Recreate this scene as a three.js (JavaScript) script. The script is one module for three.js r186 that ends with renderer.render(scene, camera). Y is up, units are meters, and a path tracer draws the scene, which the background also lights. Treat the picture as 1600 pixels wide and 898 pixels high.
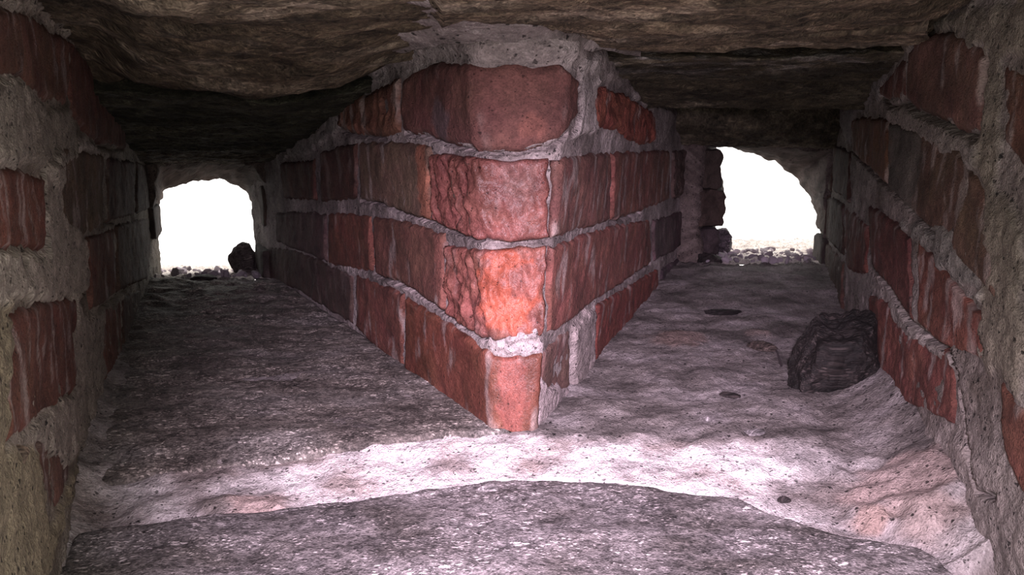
import * as THREE from 'three';
import { ImprovedNoise } from 'three/addons/math/ImprovedNoise.js';
import { RectAreaLightUniformsLib } from 'three/addons/lights/RectAreaLightUniformsLib.js';

// ---------------------------------------------------------------- camera, sky, light, exposure
const scene = new THREE.Scene();
const EYE = 0.275, FPX = 1280, PITCH = THREE.MathUtils.degToRad(11);   // lens 0.275 m above the sill, tipped 11 degrees down
const CP = Math.cos(PITCH), SP = Math.sin(PITCH);
const camera = new THREE.PerspectiveCamera(2 * THREE.MathUtils.radToDeg(Math.atan(449 / FPX)), 1600 / 898, 0.02, 300);
camera.position.set(0, EYE, 0);
camera.lookAt(0, EYE - SP, -CP);
scene.add(camera);

const renderer = new THREE.WebGLRenderer({ antialias: true });
renderer.toneMapping = THREE.LinearToneMapping;
renderer.toneMappingExposure = 1.0;
renderer.shadowMap.enabled = true;
renderer.shadowMap.type = THREE.PCFSoftShadowMap;
RectAreaLightUniformsLib.init();

// overcast white sky, the same all round
{
  const W = 64, H = 32, d = new Float32Array(W * H * 4);
  for (let j = 0; j < H; j++) for (let i = 0; i < W; i++) {
    const up = Math.max(0, Math.sin(((j + 0.5) / H - 0.5) * Math.PI)), l = (1 + up) / 2 * SKYLEVEL();
    d.set([l * 1.0, l * 0.975, l * 0.925, 1], (j * W + i) * 4);
  }
  const t = new THREE.DataTexture(d, W, H, THREE.RGBAFormat, THREE.FloatType);
  t.mapping = THREE.EquirectangularReflectionMapping; t.magFilter = THREE.LinearFilter; t.needsUpdate = true;
  scene.background = t; scene.environment = t;
}
function SKYLEVEL() { return 5.2; }

// the lamp of the phone that took the picture: a small white LED just above the lens
const LAMP = new THREE.Vector3(0.012, EYE + 0.03, 0.012);
const lamp = new THREE.SpotLight(new THREE.Color().setRGB(1.0, 0.80, 1.04), 7.2, 0, THREE.MathUtils.degToRad(31), 1, 2);
lamp.position.copy(LAMP); lamp.target.position.set(0.05, -0.03, -0.66);
lamp.castShadow = true; lamp.shadow.mapSize.set(2048, 2048); lamp.shadow.camera.near = 0.05; lamp.shadow.camera.far = 4; lamp.shadow.bias = -0.0005; lamp.shadow.radius = 1;
scene.add(lamp, lamp.target);

// ---------------------------------------------------------------- helpers
const perlin = new ImprovedNoise();
const nz = (x, y = 0, z = 0) => perlin.noise(x + 131.7, y + 57.3, z + 91.1);
function fbm(x, y, z, o = 4, g = 0.5) { let a = 1, s = 0, f = 1; for (let i = 0; i < o; i++) { s += a * nz(x * f, y * f, z * f + i * 7.3); f *= 2.03; a *= g; } return s; }
const ridge = (x, y, z) => 1 - Math.abs(fbm(x, y, z, 3)) * 2;
const clamp = (v, a = 0, b = 1) => v < a ? a : v > b ? b : v;
const sm = (a, b, v) => { const t = clamp((v - a) / (b - a)); return t * t * (3 - 2 * t); };
const mix = (a, b, t) => a + (b - a) * t;
let seed = 20240;
const rnd = () => { seed = (seed * 1664525 + 1013904223) >>> 0; return seed / 4294967296; };
const rr = (a, b) => a + (b - a) * rnd();
const lin = (hex) => { const c = new THREE.Color(hex); return [c.r, c.g, c.b]; };

// pixel of the photograph -> direction; forward distance f = -z
function ray(px, py) { const dx = (px - 800) / FPX, dy = (py - 449) / FPX; return [dx, -(dy * CP) - SP, CP - dy * SP]; }   // x, up, forward
function atF(px, py, f) { const r = ray(px, py), t = f / r[2]; return [r[0] * t, EYE + r[1] * t, f]; }
function atY(px, py, y) { const r = ray(px, py), t = (y - EYE) / r[1]; return [r[0] * t, y, r[2] * t]; }

const names = {};
function numbered(n) { const k = names[n] ?? 0; names[n] = k + 1; return k ? n + '_' + String(k).padStart(3, '0') : n; }
function mesh(name, geometry, material, parent = scene) {
  const m = new THREE.Mesh(geometry, material); m.name = parent === scene ? numbered(name) : name;
  m.castShadow = m.receiveShadow = true; parent.add(m); return m;
}
function child(name, geometry, material, parent) {
  const key = parent.name + '/' + name, k = names[key] ?? 0; names[key] = k + 1;
  return mesh(k ? name + '_' + String(k).padStart(3, '0') : name, geometry, material, parent);
}
function group(name, data) { const g = new THREE.Group(); g.name = numbered(name); Object.assign(g.userData, data); scene.add(g); return g; }

// grid of points -> geometry; P(i, j) gives {p:[x,up,f], c:[r,g,b], uv:[u,v]}
function gridGeometry(nu, nv, P, flip = false, skirt = null) {
  const pos = [], col = [], uv = [], idx = [];
  for (let j = 0; j <= nv; j++) for (let i = 0; i <= nu; i++) {
    const q = P(i, j); pos.push(q.p[0], q.p[1], -q.p[2]); col.push(q.c[0], q.c[1], q.c[2]); uv.push(q.uv[0], q.uv[1]);
  }
  const id = (i, j) => j * (nu + 1) + i;
  const quad = (a, b, c, d) => flip ? idx.push(a, c, b, a, d, c) : idx.push(a, b, c, a, c, d);
  for (let j = 0; j < nv; j++) for (let i = 0; i < nu; i++) quad(id(i, j), id(i + 1, j), id(i + 1, j + 1), id(i, j + 1));
  if (skirt) {                                                       // side faces running back into the wall
    const ring = [];
    for (let i = 0; i < nu; i++) ring.push([i, 0]); for (let j = 0; j < nv; j++) ring.push([nu, j]);
    for (let i = nu; i > 0; i--) ring.push([i, nv]); for (let j = nv; j > 0; j--) ring.push([0, j]);
    const base = pos.length / 3;
    for (const [i, j] of ring) { const q = skirt(i, j); pos.push(q.p[0], q.p[1], -q.p[2]); col.push(...q.c); uv.push(...q.uv); }
    for (let k = 0; k < ring.length; k++) {
      const k2 = (k + 1) % ring.length, a = id(...ring[k]), b = id(...ring[k2]);
      quad(base + k, base + k2, b, a);
    }
    for (let k = 1; k < ring.length - 1; k++) flip ? idx.push(base, base + k, base + k + 1) : idx.push(base, base + k + 1, base + k);   // back face
  }
  const g = new THREE.BufferGeometry();
  g.setAttribute('position', new THREE.Float32BufferAttribute(pos, 3)); g.setAttribute('color', new THREE.Float32BufferAttribute(col, 3));
  g.setAttribute('uv', new THREE.Float32BufferAttribute(uv, 2)); g.setIndex(idx); g.computeVertexNormals();
  return g;
}

// ---------------------------------------------------------------- textures (tileable, computed)
function lattice(n, sd) { let s = sd * 7919 + 17; const a = new Float32Array(n * n); for (let i = 0; i < a.length; i++) { s = (s * 1664525 + 1013904223) >>> 0; a[i] = s / 4294967296; } return a; }
function tileNoise(S, nx, ny, sd) {                                  // smooth value noise, nx by ny cells, wraps
  const a = lattice(Math.max(nx, ny), sd), N = Math.max(nx, ny), out = new Float32Array(S * S);
  for (let y = 0; y < S; y++) {
    const fy = y / S * ny, y0 = Math.floor(fy), ty = fy - y0, v = ty * ty * (3 - 2 * ty);
    for (let x = 0; x < S; x++) {
      const fx = x / S * nx, x0 = Math.floor(fx), tx = fx - x0, u = tx * tx * (3 - 2 * tx);
      const A = a[(y0 % ny) * N + x0 % nx], B = a[(y0 % ny) * N + (x0 + 1) % nx], C = a[((y0 + 1) % ny) * N + x0 % nx], D = a[((y0 + 1) % ny) * N + (x0 + 1) % nx];
      out[y * S + x] = (A + (B - A) * u) * (1 - v) + (C + (D - C) * u) * v;
    }
  }
  return out;
}
function layers(S, list) { const o = new Float32Array(S * S); for (const [nx, ny, w, sd] of list) { const t = tileNoise(S, nx, ny, sd); for (let i = 0; i < o.length; i++) o[i] += (t[i] - 0.5) * w; } return o; }
function dots(S, n, r0, r1, sd, flat = 1, mask = null) {              // scattered round or flat marks, wraps
  const o = new Float32Array(S * S); let s = sd * 7919 + 3; const R = () => { s = (s * 1664525 + 1013904223) >>> 0; return s / 4294967296; };
  for (let k = 0; k < n; k++) {
    const cx = R() * S, cy = R() * S, r = r0 + (r1 - r0) * R() * R(), t = (R() - .5) * .7, w = .5 + R() * .5, ex = .7 + R() * .6;
    if (mask && mask[(cy | 0) * S + (cx | 0)] < R()) continue;
    const B = Math.ceil(r * ex + 2);
    for (let y = -B; y <= B; y++) for (let x = -B; x <= B; x++) {
      const u = (x * Math.cos(t) + y * Math.sin(t)) / (r * ex), v = (y * Math.cos(t) - x * Math.sin(t)) / (r / flat), d = Math.hypot(u, v) + Math.sin(Math.atan2(v, u) * 3 + k) * .18;
      if (d < 1.15) { const i = ((cy + y + S) % S | 0) * S + ((cx + x + S) % S | 0); o[i] = Math.max(o[i], w * (1 - sm(.65, 1.15, d))); }
    }
  }
  return o;
}
function texture(S, f, srgb) {
  const d = new Uint8Array(S * S * 4);
  for (let i = 0; i < S * S; i++) { const c = f(i); d[i * 4] = clamp(c[0]) * 255; d[i * 4 + 1] = clamp(c[1]) * 255; d[i * 4 + 2] = clamp(c[2]) * 255; d[i * 4 + 3] = 255; }
  const t = new THREE.DataTexture(d, S, S, THREE.RGBAFormat); t.wrapS = t.wrapT = THREE.RepeatWrapping;
  t.magFilter = THREE.LinearFilter; t.minFilter = THREE.LinearMipmapLinearFilter; t.generateMipmaps = true;
  if (srgb) t.colorSpace = THREE.SRGBColorSpace; t.needsUpdate = true; return t;
}
// one uv unit = the tile; uv are handed over in metres and divided by the tile size below
const TILE = { mortar: 0.16, brick: 0.12, slab: 0.24, stone: 0.26 };
function makeMaterial(S, colour, height, bump, rough, extra = {}) {
  return new THREE.MeshPhysicalMaterial({ specularIntensity: .45, map: texture(S, colour, true), bumpMap: texture(S, (i) => { const h = height(i); return [h, h, h]; }), bumpScale: bump, roughness: rough, vertexColors: true, side: THREE.DoubleSide, ...extra });
}
const S1 = 1024;
const M = {};
{
  const a = layers(S1, [[9, 9, .5, 1], [23, 23, .5, 2], [61, 61, .5, 3], [140, 140, .6, 4], [300, 300, .5, 5]]), pit = dots(S1, 420, 2.5, 11, 6), grain = dots(S1, 1500, 1.5, 7, 7);
  M.mortar = makeMaterial(S1, (i) => { const v = .82 + a[i] * .26 - pit[i] * .5 + grain[i] * .2; return [v, v * .985, v * .98]; }, (i) => .5 + a[i] * .45 - pit[i] * .45 + grain[i] * .15, .0022, .88);
}
{
  const a = layers(512, [[7, 5, .5, 11], [19, 13, .5, 12], [50, 40, .5, 13], [120, 110, .6, 14], [220, 220, .5, 15]]), p = dots(512, 160, 1.5, 6, 16), w = dots(512, 260, 1, 4.5, 17);
  M.brick = makeMaterial(512, (i) => { const v = .82 + a[i] * .26 - p[i] * .35, k = w[i] * .25; return [v + k, v + k * 1.2, v + k * 1.25]; }, (i) => .5 + a[i] * .5 - p[i] * .35 + w[i] * .2, .0014, .9);
  M.brickWorn = M.brick.clone(); M.brickWorn.roughness = .48; M.brickWorn.specularIntensity = .5; M.brickWorn.bumpScale = .001;   // nose of the pier, rubbed smooth
}
{
  const a = layers(S1, [[7, 10, .4, 21], [26, 38, .5, 22], [80, 110, .7, 23], [190, 230, .7, 24], [360, 400, .5, 25]]), b = layers(S1, [[7, 11, 1, 28], [20, 30, .8, 29]]).map((v) => sm(-.3, .4, v));
  const f = dots(S1, 5200, 2, 9, 26, 1.8, b), f2 = dots(S1, 260, 8, 20, 27, 2.4, b), dk = dots(S1, 700, 2, 9, 30, 1.4);
  const fl = (i) => Math.max(f[i], f2[i]);
  M.slab = makeMaterial(S1, (i) => { const v = .50 + a[i] * .32 + fl(i) * .55 - dk[i] * .18; return [v, v * .98, v * .985]; }, (i) => .5 + a[i] * .4 + fl(i) * .25 - dk[i] * .2, .0016, .8);
}
{
  const a = layers(S1, [[4, 9, .5, 31], [11, 26, .6, 32], [34, 62, .6, 33], [95, 140, .6, 34], [260, 300, .5, 35]]), f = tileNoise(S1, 60, 150, 36), b = tileNoise(S1, 6, 11, 37), b2 = tileNoise(S1, 17, 29, 38);
  const fl = (i) => sm(.66, .9, f[i]) * sm(.4, .75, b[i] * .5 + b2[i] * .5), pa = (i) => sm(.6, .8, b[i] * .6 + b2[i] * .4);
  M.stone = makeMaterial(S1, (i) => { const v = .60 + a[i] * .42 + fl(i) * .38 + pa(i) * .12, g = pa(i) * .03; return [v, v * .985 + g * .3, v * .96 + g]; }, (i) => .5 + a[i] * .5 + fl(i) * .12, .0028, .85);
}
M.plainWall = new THREE.MeshStandardMaterial({ color: '#8c7d72', roughness: .9 });
M.earth = new THREE.MeshStandardMaterial({ color: '#dad8da', roughness: .95 });

// ---------------------------------------------------------------- upright masonry faces
// A sheet is a plan line (x, f), ordered from screen left to screen right, that may lean with height; s = metres along it, h = height.
class Sheet {
  constructor(bottom, top, H) {
    this.b = bottom; this.t = top; this.H = H; this.s = [0];
    const mid = this.line(H / 2);
    for (let k = 1; k < mid.length; k++) this.s.push(this.s[k - 1] + Math.hypot(mid[k][0] - mid[k - 1][0], mid[k][1] - mid[k - 1][1]));
    this.len = this.s[this.s.length - 1];
  }
  line(h) { const w = h / this.H; return this.b.map((p, k) => [mix(p[0], this.t[k][0], w), mix(p[1], this.t[k][1], w)]); }
  raw(s, L) {
    let k = 0; while (k < this.s.length - 2 && s > this.s[k + 1]) k++;
    const w = (s - this.s[k]) / (this.s[k + 1] - this.s[k]);
    return [mix(L[k][0], L[k + 1][0], w), mix(L[k][1], L[k + 1][1], w)];
  }
  at(s, h, off = 0, R = 0.006) {                                      // point `off` metres proud of the face, corners rounded
    const L = this.line(h); let x = 0, f = 0;
    for (let k = -2; k <= 2; k++) { const q = this.raw(s + k * R / 2, L); x += q[0] / 5; f += q[1] / 5; }
    const a = this.raw(s - R * 1.3, L), b = this.raw(s + R * 1.3, L), d = Math.hypot(b[0] - a[0], b[1] - a[1]);
    const tx = (b[0] - a[0]) / d, tf = (b[1] - a[1]) / d;
    return [x + tf * off, h, f - tx * off];
  }
  hit(px, py) {                                                       // where the sight line through a pixel meets the face
    const r = ray(px, py); let h = this.H / 2, best = null;
    for (let it = 0; it < 8; it++) {
      const L = this.line(h); best = null;
      for (let k = 0; k < L.length - 1; k++) {
        const ax = L[k][0], af = L[k][1], dx = L[k + 1][0] - ax, df = L[k + 1][1] - af, den = r[0] * df - r[2] * dx;
        if (Math.abs(den) < 1e-9) continue;
        const t = (ax * df - af * dx) / den, w = (Math.abs(dx) > Math.abs(df)) ? (r[0] * t - ax) / dx : (r[2] * t - af) / df;
        const lo = k === 0 ? -0.6 : -1e-6, hi = k === L.length - 2 ? 1.6 : 1 + 1e-6;
        if (t > 0 && w >= lo && w <= hi && (!best || t < best.t)) best = { t, s: mix(this.s[k], this.s[k + 1], w) };
      }
      if (!best) throw new Error('pixel ' + px + ',' + py + ' misses the face');
      h = EYE + r[1] * best.t;
    }
    return [best.s, h];
  }
}
function resample(pts, n) {                                          // polyline -> n + 1 points evenly spaced in s
  const L = [0]; for (let k = 1; k < pts.length; k++) L.push(L[k - 1] + Math.hypot(pts[k][0] - pts[k - 1][0], pts[k][1] - pts[k - 1][1]));
  const out = []; let k = 0;
  for (let i = 0; i <= n; i++) {
    const d = L[L.length - 1] * i / n; while (k < L.length - 2 && d > L[k + 1]) k++;
    const w = L[k + 1] > L[k] ? (d - L[k]) / (L[k + 1] - L[k]) : 0; out.push([mix(pts[k][0], pts[k + 1][0], w), mix(pts[k][1], pts[k + 1][1], w)]);
  }
  return out;
}
// a brick: its upper and lower edge as pixels, tone, how proud it stands, roughness of its face
let brickNo = 0;
const clay = (hex) => { const c = lin(hex), l = c[0] * .3 + c[1] * .55 + c[2] * .15; return [mix(c[0], l, .16), mix(c[1], l, .22), mix(c[2], l * .95, .22)]; };   // dusty old clay
function brick(sheet, parent, { t, b, c, p = 0.001, a = 0.0012, rough = 0, spots = [], cell = 0.003, k = 0.004, streak = 0, wash = .5, worn = false, tone = 1 }) {
  const T = t.map((q) => sheet.hit(...q)), B = b.map((q) => sheet.hit(...q)), id = ++brickNo * 3.71;
  const wid = Math.max(Math.abs(T[T.length - 1][0] - T[0][0]), Math.abs(B[B.length - 1][0] - B[0][0])), hei = Math.max(0.02, Math.abs(T[0][1] - B[0][1]));
  const nu = Math.max(6, Math.round(wid / cell)), nv = Math.max(6, Math.round(hei / cell));
  const RT = resample(T, nu), RB = resample(B, nu), base = clay(c).map((x) => x * tone);
  const sp = spots.map((q) => ({ ...q, at: sheet.hit(...q.at), c: q.c && clay(q.c) }));
  const where = (i, j) => {
    const u = i / nu, v = j / nv, s = mix(RB[i][0], RT[i][0], v), h = mix(RB[i][1], RT[i][1], v);
    const e = Math.min(u * wid, (1 - u) * wid, v * hei, (1 - v) * hei), w = 0.0022 * Math.exp(-e / 0.008);
    return [s + nz(s * 90, h * 90, id) * w * 1.4, h + nz(s * 70, h * 70, id + 9) * w * 1.4, e];
  };
  const at = (i, j) => {
    const [s, h, e] = where(i, j);
    let o = p + fbm(s * 60, h * 60, id, 4) * a + fbm(s * 14, h * 14, id + 3, 2) * a * 1.6;
    if (rough) o += fbm(s * 95 + h * 30, h * 48, id + 2, 4) * rough * 1.1 + Math.abs(nz(s * 60, h * 40, id + 6)) * rough - Math.max(0, nz(s * 160, h * 90, id + 8)) * rough * .5;
    o -= Math.pow(1 - clamp(e / k), 2) * k * .9;
    const m = .9 + fbm(s * 22, h * 22, id + 5, 4) * .34;
    let col = [base[0] * m, base[1] * m * (1 - fbm(s * 30, h * 30, id + 7, 2) * .12), base[2] * m];
    const w = sm(.28, .62, fbm(s * 60, h * 14, id + 11, 4) + streak * .35);           // lime wash left in streaks
    col = [mix(col[0], .36, w * wash), mix(col[1], .30, w * wash), mix(col[2], .28, w * wash)];
    for (const q of sp) {
      const d = Math.hypot((s - q.at[0]) / (q.sx ?? 1), h - q.at[1]) / q.r + fbm(s * 80, h * 80, id + 21, 2) * .35, f = 1 - sm(.75, 1, d);
      if (q.dent) o -= q.dent * f;
      if (q.c) col = [mix(col[0], q.c[0] * m, f), mix(col[1], q.c[1] * m, f), mix(col[2], q.c[2] * m, f)];
    }
    return { p: sheet.at(s, h, o), c: col.map((x) => clamp(x, .01, .95)), uv: [(s + id * .013) / TILE.brick, (h + id * .021) / TILE.brick] };
  };
  const back = (i, j) => { const [s, h] = where(i, j), q = at(i, j); return { p: sheet.at(s, h, -0.016), c: q.c, uv: [q.uv[0] + .02, q.uv[1]] }; };
  return child('brick', gridGeometry(nu, nv, at, false, back), worn ? M.brickWorn : M.brick, parent);
}
// distance to a polyline / polygon in (s, h)
function segDist(x, y, a, b) { const dx = b[0] - a[0], dy = b[1] - a[1], t = clamp(((x - a[0]) * dx + (y - a[1]) * dy) / (dx * dx + dy * dy + 1e-12)); return Math.hypot(x - a[0] - t * dx, y - a[1] - t * dy); }
function polyDist(x, y, P) {                                         // negative inside
  let d = 1e9, ins = false;
  for (let i = 0, j = P.length - 1; i < P.length; j = i++) {
    d = Math.min(d, segDist(x, y, P[i], P[j]));
    if ((P[i][1] > y) !== (P[j][1] > y) && x < (P[j][0] - P[i][0]) * (y - P[i][1]) / (P[j][1] - P[i][1]) + P[i][0]) ins = !ins;
  }
  return ins ? -d : d;
}
const bounds = (P, m) => { let a = 1e9, b = -1e9, c = 1e9, d = -1e9; for (const [x, y] of P) { a = Math.min(a, x); b = Math.max(b, x); c = Math.min(c, y); d = Math.max(d, y); } return [a - m, b + m, c - m, d + m]; };
// the mortar of a face: one uneven skin behind and, in smears, over the bricks; cracks are grooves
function mortar(sheet, parent, { h0, h1, cell, base, amp, smears = [], cracks = [], tone = '#8d8580', light = '#a39b96', dark = '#6d655f', seedZ = 0, extra = null }) {
  const sme = smears.map((q) => { const P = q.poly.map((v) => sheet.hit(...v)); return { ...q, P, bb: bounds(P, .03), c: q.c && lin(q.c) }; });
  const cra = cracks.map((q) => { const P = q.map((v) => sheet.hit(...v)); return { P, bb: bounds(P, .012) }; });
  const nu = Math.round(sheet.len / cell), nv = Math.round((h1 - h0) / cell), A = lin(tone), Lc = lin(light), D = lin(dark);
  const at = (i, j) => {
    const s = sheet.len * i / nu, h = mix(h0, h1, j / nv);
    let o = base + fbm(s * 24, h * 24, seedZ, 3) * amp + fbm(s * 95, h * 95, seedZ + 4, 3) * amp * .55;
    let m = fbm(s * 12, h * 12, seedZ + 8, 4), col = [0, 1, 2].map((k) => m > 0 ? mix(A[k], Lc[k], clamp(m * 1.8)) : mix(A[k], D[k], clamp(-m * 1.8)));
    for (const q of sme) {
      if (s < q.bb[0] || s > q.bb[1] || h < q.bb[2] || h > q.bb[3]) continue;
      const d = polyDist(s, h, q.P) + fbm(s * 45, h * 45, seedZ + 13, 3) * (q.rag ?? .008), w = 1 - sm(-(q.soft ?? .006), 0.001, d);
      o += w * q.up; if (q.c) col = [mix(col[0], q.c[0], w), mix(col[1], q.c[1], w), mix(col[2], q.c[2], w)];
    }
    for (const q of cra) {
      if (s < q.bb[0] || s > q.bb[1] || h < q.bb[2] || h > q.bb[3]) continue;
      let d = 1e9; for (let n = 1; n < q.P.length; n++) d = Math.min(d, segDist(s + nz(s * 130, h * 130, 3) * .002, h + nz(s * 130, h * 130, 8) * .002, q.P[n - 1], q.P[n]));
      o -= .009 * (1 - sm(.0004, .0026, d));
    }
    if (extra) o += extra(s, h);
    return { p: sheet.at(s, h, o, .01), c: col, uv: [s / TILE.mortar + seedZ, h / TILE.mortar] };
  };
  return child('mortar', gridGeometry(nu, nv, at), M.mortar, parent);
}

// ---------------------------------------------------------------- the brick pier between the two loopholes
const pierSheet = new Sheet(
  [[-0.49, 1.535], [-0.018, 0.72], [0.021, 0.72], [0.335, 1.535]],
  [[-0.49, 1.535], [-0.036, 0.72], [0.052, 0.72], [0.335, 1.535]], 0.345);
const pier = group('brick_pier', { label: 'pointed pier of red bricks in pale mortar, splitting the niche between two loopholes', category: 'pier' });
const RED = '#8c4a3c', DEEP = '#743b30', BROWN = '#6d4c3f', TAN = '#7a5a49', DUSK = '#5f4440', ORANGE = '#a5573c', ROSE = '#96594e', GREYB = '#6b5751';
[
  // top course
  { t: [[527, 166], [545, 154], [575, 146], [600, 132], [622, 121]], b: [[529, 198], [548, 208], [575, 212], [604, 212], [622, 206]], c: '#7c4d3a', rough: .003, spots: [{ at: [601, 166], r: .006, sx: 1.2, dent: .012, c: '#4a332c' }, { at: [603, 140], r: .007, c: '#6a3a30' }] },
  { t: [[627, 124], [640, 110], [680, 99], [735, 97], [800, 99], [868, 97], [893, 104], [905, 125]], b: [[628, 206], [660, 211], [690, 221], [738, 234], [800, 237], [850, 228], [888, 206], [906, 178]], c: '#6d423b', a: .0018, k: .007, wash: .2, spots: [{ at: [690, 190], r: .022, c: '#6a5052' }, { at: [835, 195], r: .012, c: '#7c493e' }] },
  { t: [[929, 152], [942, 136], [972, 146], [985, 156], [1002, 164], [1022, 178]], b: [[930, 194], [950, 201], [968, 203], [984, 218], [1004, 226], [1022, 222]], c: '#82402f', rough: .003, a: .002 },
  // second course
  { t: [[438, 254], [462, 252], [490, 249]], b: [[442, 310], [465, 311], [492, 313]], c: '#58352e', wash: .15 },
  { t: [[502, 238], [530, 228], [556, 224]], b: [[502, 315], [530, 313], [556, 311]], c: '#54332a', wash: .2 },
  { t: [[561, 223], [610, 222], [650, 226], [669, 228]], b: [[561, 311], [592, 315], [622, 329], [669, 342]], c: '#735646', spots: [{ at: [661, 286], r: .085, sx: .16, c: '#93583f' }] },
  { t: [[673, 241], [700, 240], [735, 246], [757, 249], [810, 250], [857, 249]], b: [[675, 343], [700, 357], [738, 370], [757, 374], [800, 378], [857, 373]], c: '#7d463e', worn: true, rough: .0042, p: .002, cell: .002, wash: .12 },
  { t: [[861, 249], [900, 244], [953, 238]], b: [[861, 371], [895, 362], [953, 345]], c: '#6e443c', streak: .3 },
  { t: [[957, 238], [1000, 236], [1046, 235]], b: [[957, 344], [1005, 328], [1046, 312]], c: '#784539', streak: .3 },
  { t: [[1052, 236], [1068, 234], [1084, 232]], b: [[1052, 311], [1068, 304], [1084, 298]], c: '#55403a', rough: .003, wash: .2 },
  // third course
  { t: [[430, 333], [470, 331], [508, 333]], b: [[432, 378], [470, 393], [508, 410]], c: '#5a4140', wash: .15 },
  { t: [[514, 333], [545, 335], [578, 337]], b: [[512, 412], [545, 419], [582, 424]], c: '#744133' },
  { t: [[583, 338], [625, 346], [672, 360], [692, 366]], b: [[586, 428], [628, 442], [660, 462], [693, 486]], c: '#6f4437', spots: [{ at: [686, 420], r: .075, sx: .13, c: '#8a5144' }] },
  { t: [[697, 384], [725, 386], [757, 391], [800, 388], [854, 385]], b: [[699, 489], [722, 508], [740, 520], [757, 528], [800, 527], [850, 525]], c: '#884d42', worn: true, rough: .004, p: .002, cell: .002, wash: .15, spots: [{ at: [795, 455], r: .043, sx: .8, c: '#b04f32' }, { at: [818, 440], r: .018, c: '#9c5548' }] },
  { t: [[858, 386], [910, 368], [960, 353], [1015, 343]], b: [[858, 521], [884, 508], [910, 484], [960, 450], [1018, 410]], c: '#7d463c', streak: .1 },
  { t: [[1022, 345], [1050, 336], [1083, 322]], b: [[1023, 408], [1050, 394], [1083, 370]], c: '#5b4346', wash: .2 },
  // fourth course
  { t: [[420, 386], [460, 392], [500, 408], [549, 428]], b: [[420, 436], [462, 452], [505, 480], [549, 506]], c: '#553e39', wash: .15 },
  { t: [[556, 428], [590, 440], [628, 461]], b: [[556, 510], [590, 546], [628, 578]], c: '#6d3c30' },
  { t: [[633, 464], [690, 498], [735, 532], [768, 555], [800, 560], [834, 556], [850, 548]], b: [[633, 582], [690, 630], [735, 664], [771, 683], [800, 686], [831, 684], [838, 676]], c: '#76402f', worn: true, spots: [{ at: [800, 615], r: .05, sx: .42, c: '#8f4a3d' }], p: .0015 },
  { t: [[853, 547], [872, 531], [893, 512]], b: [[843, 640], [868, 622], [892, 604]], c: '#77524b', p: -.001 },
  { t: [[934, 476], [980, 450], [1028, 421]], b: [[929, 566], [985, 520], [1028, 455]], c: '#74352c' },
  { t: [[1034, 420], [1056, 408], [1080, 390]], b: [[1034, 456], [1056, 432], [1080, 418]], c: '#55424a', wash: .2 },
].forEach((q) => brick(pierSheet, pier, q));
mortar(pierSheet, pier, {
  h0: -0.03, h1: 0.385, cell: 0.0019, base: -0.0032, amp: 0.002, seedZ: 2, tone: '#8f8482', light: '#aaa09e', dark: '#6f6664',
  smears: [
    { poly: [[600, 60], [660, 40], [860, 40], [950, 70], [975, 130], [930, 130], [905, 100], [640, 96], [560, 130], [520, 150], [560, 110]], up: .006, soft: .012 },
    { poly: [[905, 90], [930, 80], [935, 200], [925, 215], [898, 215], [908, 180]], up: .005, c: '#a89f9d' },
    { poly: [[985, 140], [1040, 165], [1060, 180], [1030, 232], [1022, 225], [1020, 178]], up: .004 },
    { poly: [[520, 140], [560, 128], [600, 118], [560, 142], [527, 165], [528, 205], [480, 240], [440, 250], [450, 225], [505, 200]], up: .004, c: '#8c8582' },
    { poly: [[896, 508], [914, 482], [932, 476], [930, 520], [926, 580], [905, 620], [890, 640], [894, 560]], up: .007, soft: .01, c: '#938886' },
    { poly: [[845, 560], [856, 600], [900, 600], [880, 660], [835, 685], [838, 620]], up: .005, c: '#a89b9b' },
    { poly: [[770, 528], [800, 530], [852, 527], [850, 548], [800, 560], [770, 552]], up: .0035, c: '#b5aaaa' },
    { poly: [[800, 512], [840, 508], [842, 530], [790, 532]], up: .0065, c: '#b5aaaa', rag: .006 },
    { poly: [[500, 410], [590, 424], [640, 450], [620, 458], [550, 432], [500, 415]], up: .0035 },
  ],
  cracks: [
    [[530, 205], [560, 213], [600, 216]], [[628, 209], [660, 213], [692, 224], [740, 237], [800, 240], [855, 231], [890, 210]],
    [[560, 314], [590, 317], [622, 332], [672, 346], [700, 361], [740, 374], [790, 381], [858, 377]], [[671, 240], [672, 290], [676, 342]],
    [[588, 430], [628, 446], [662, 468], [695, 492], [722, 512], [756, 532]], [[694, 380], [697, 430], [700, 492]],
    [[955, 452], [990, 432], [1020, 412]], [[560, 395], [580, 400], [586, 428]], [[955, 348], [1005, 332]], [[929, 528], [928, 566]],
  ],
});

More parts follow.
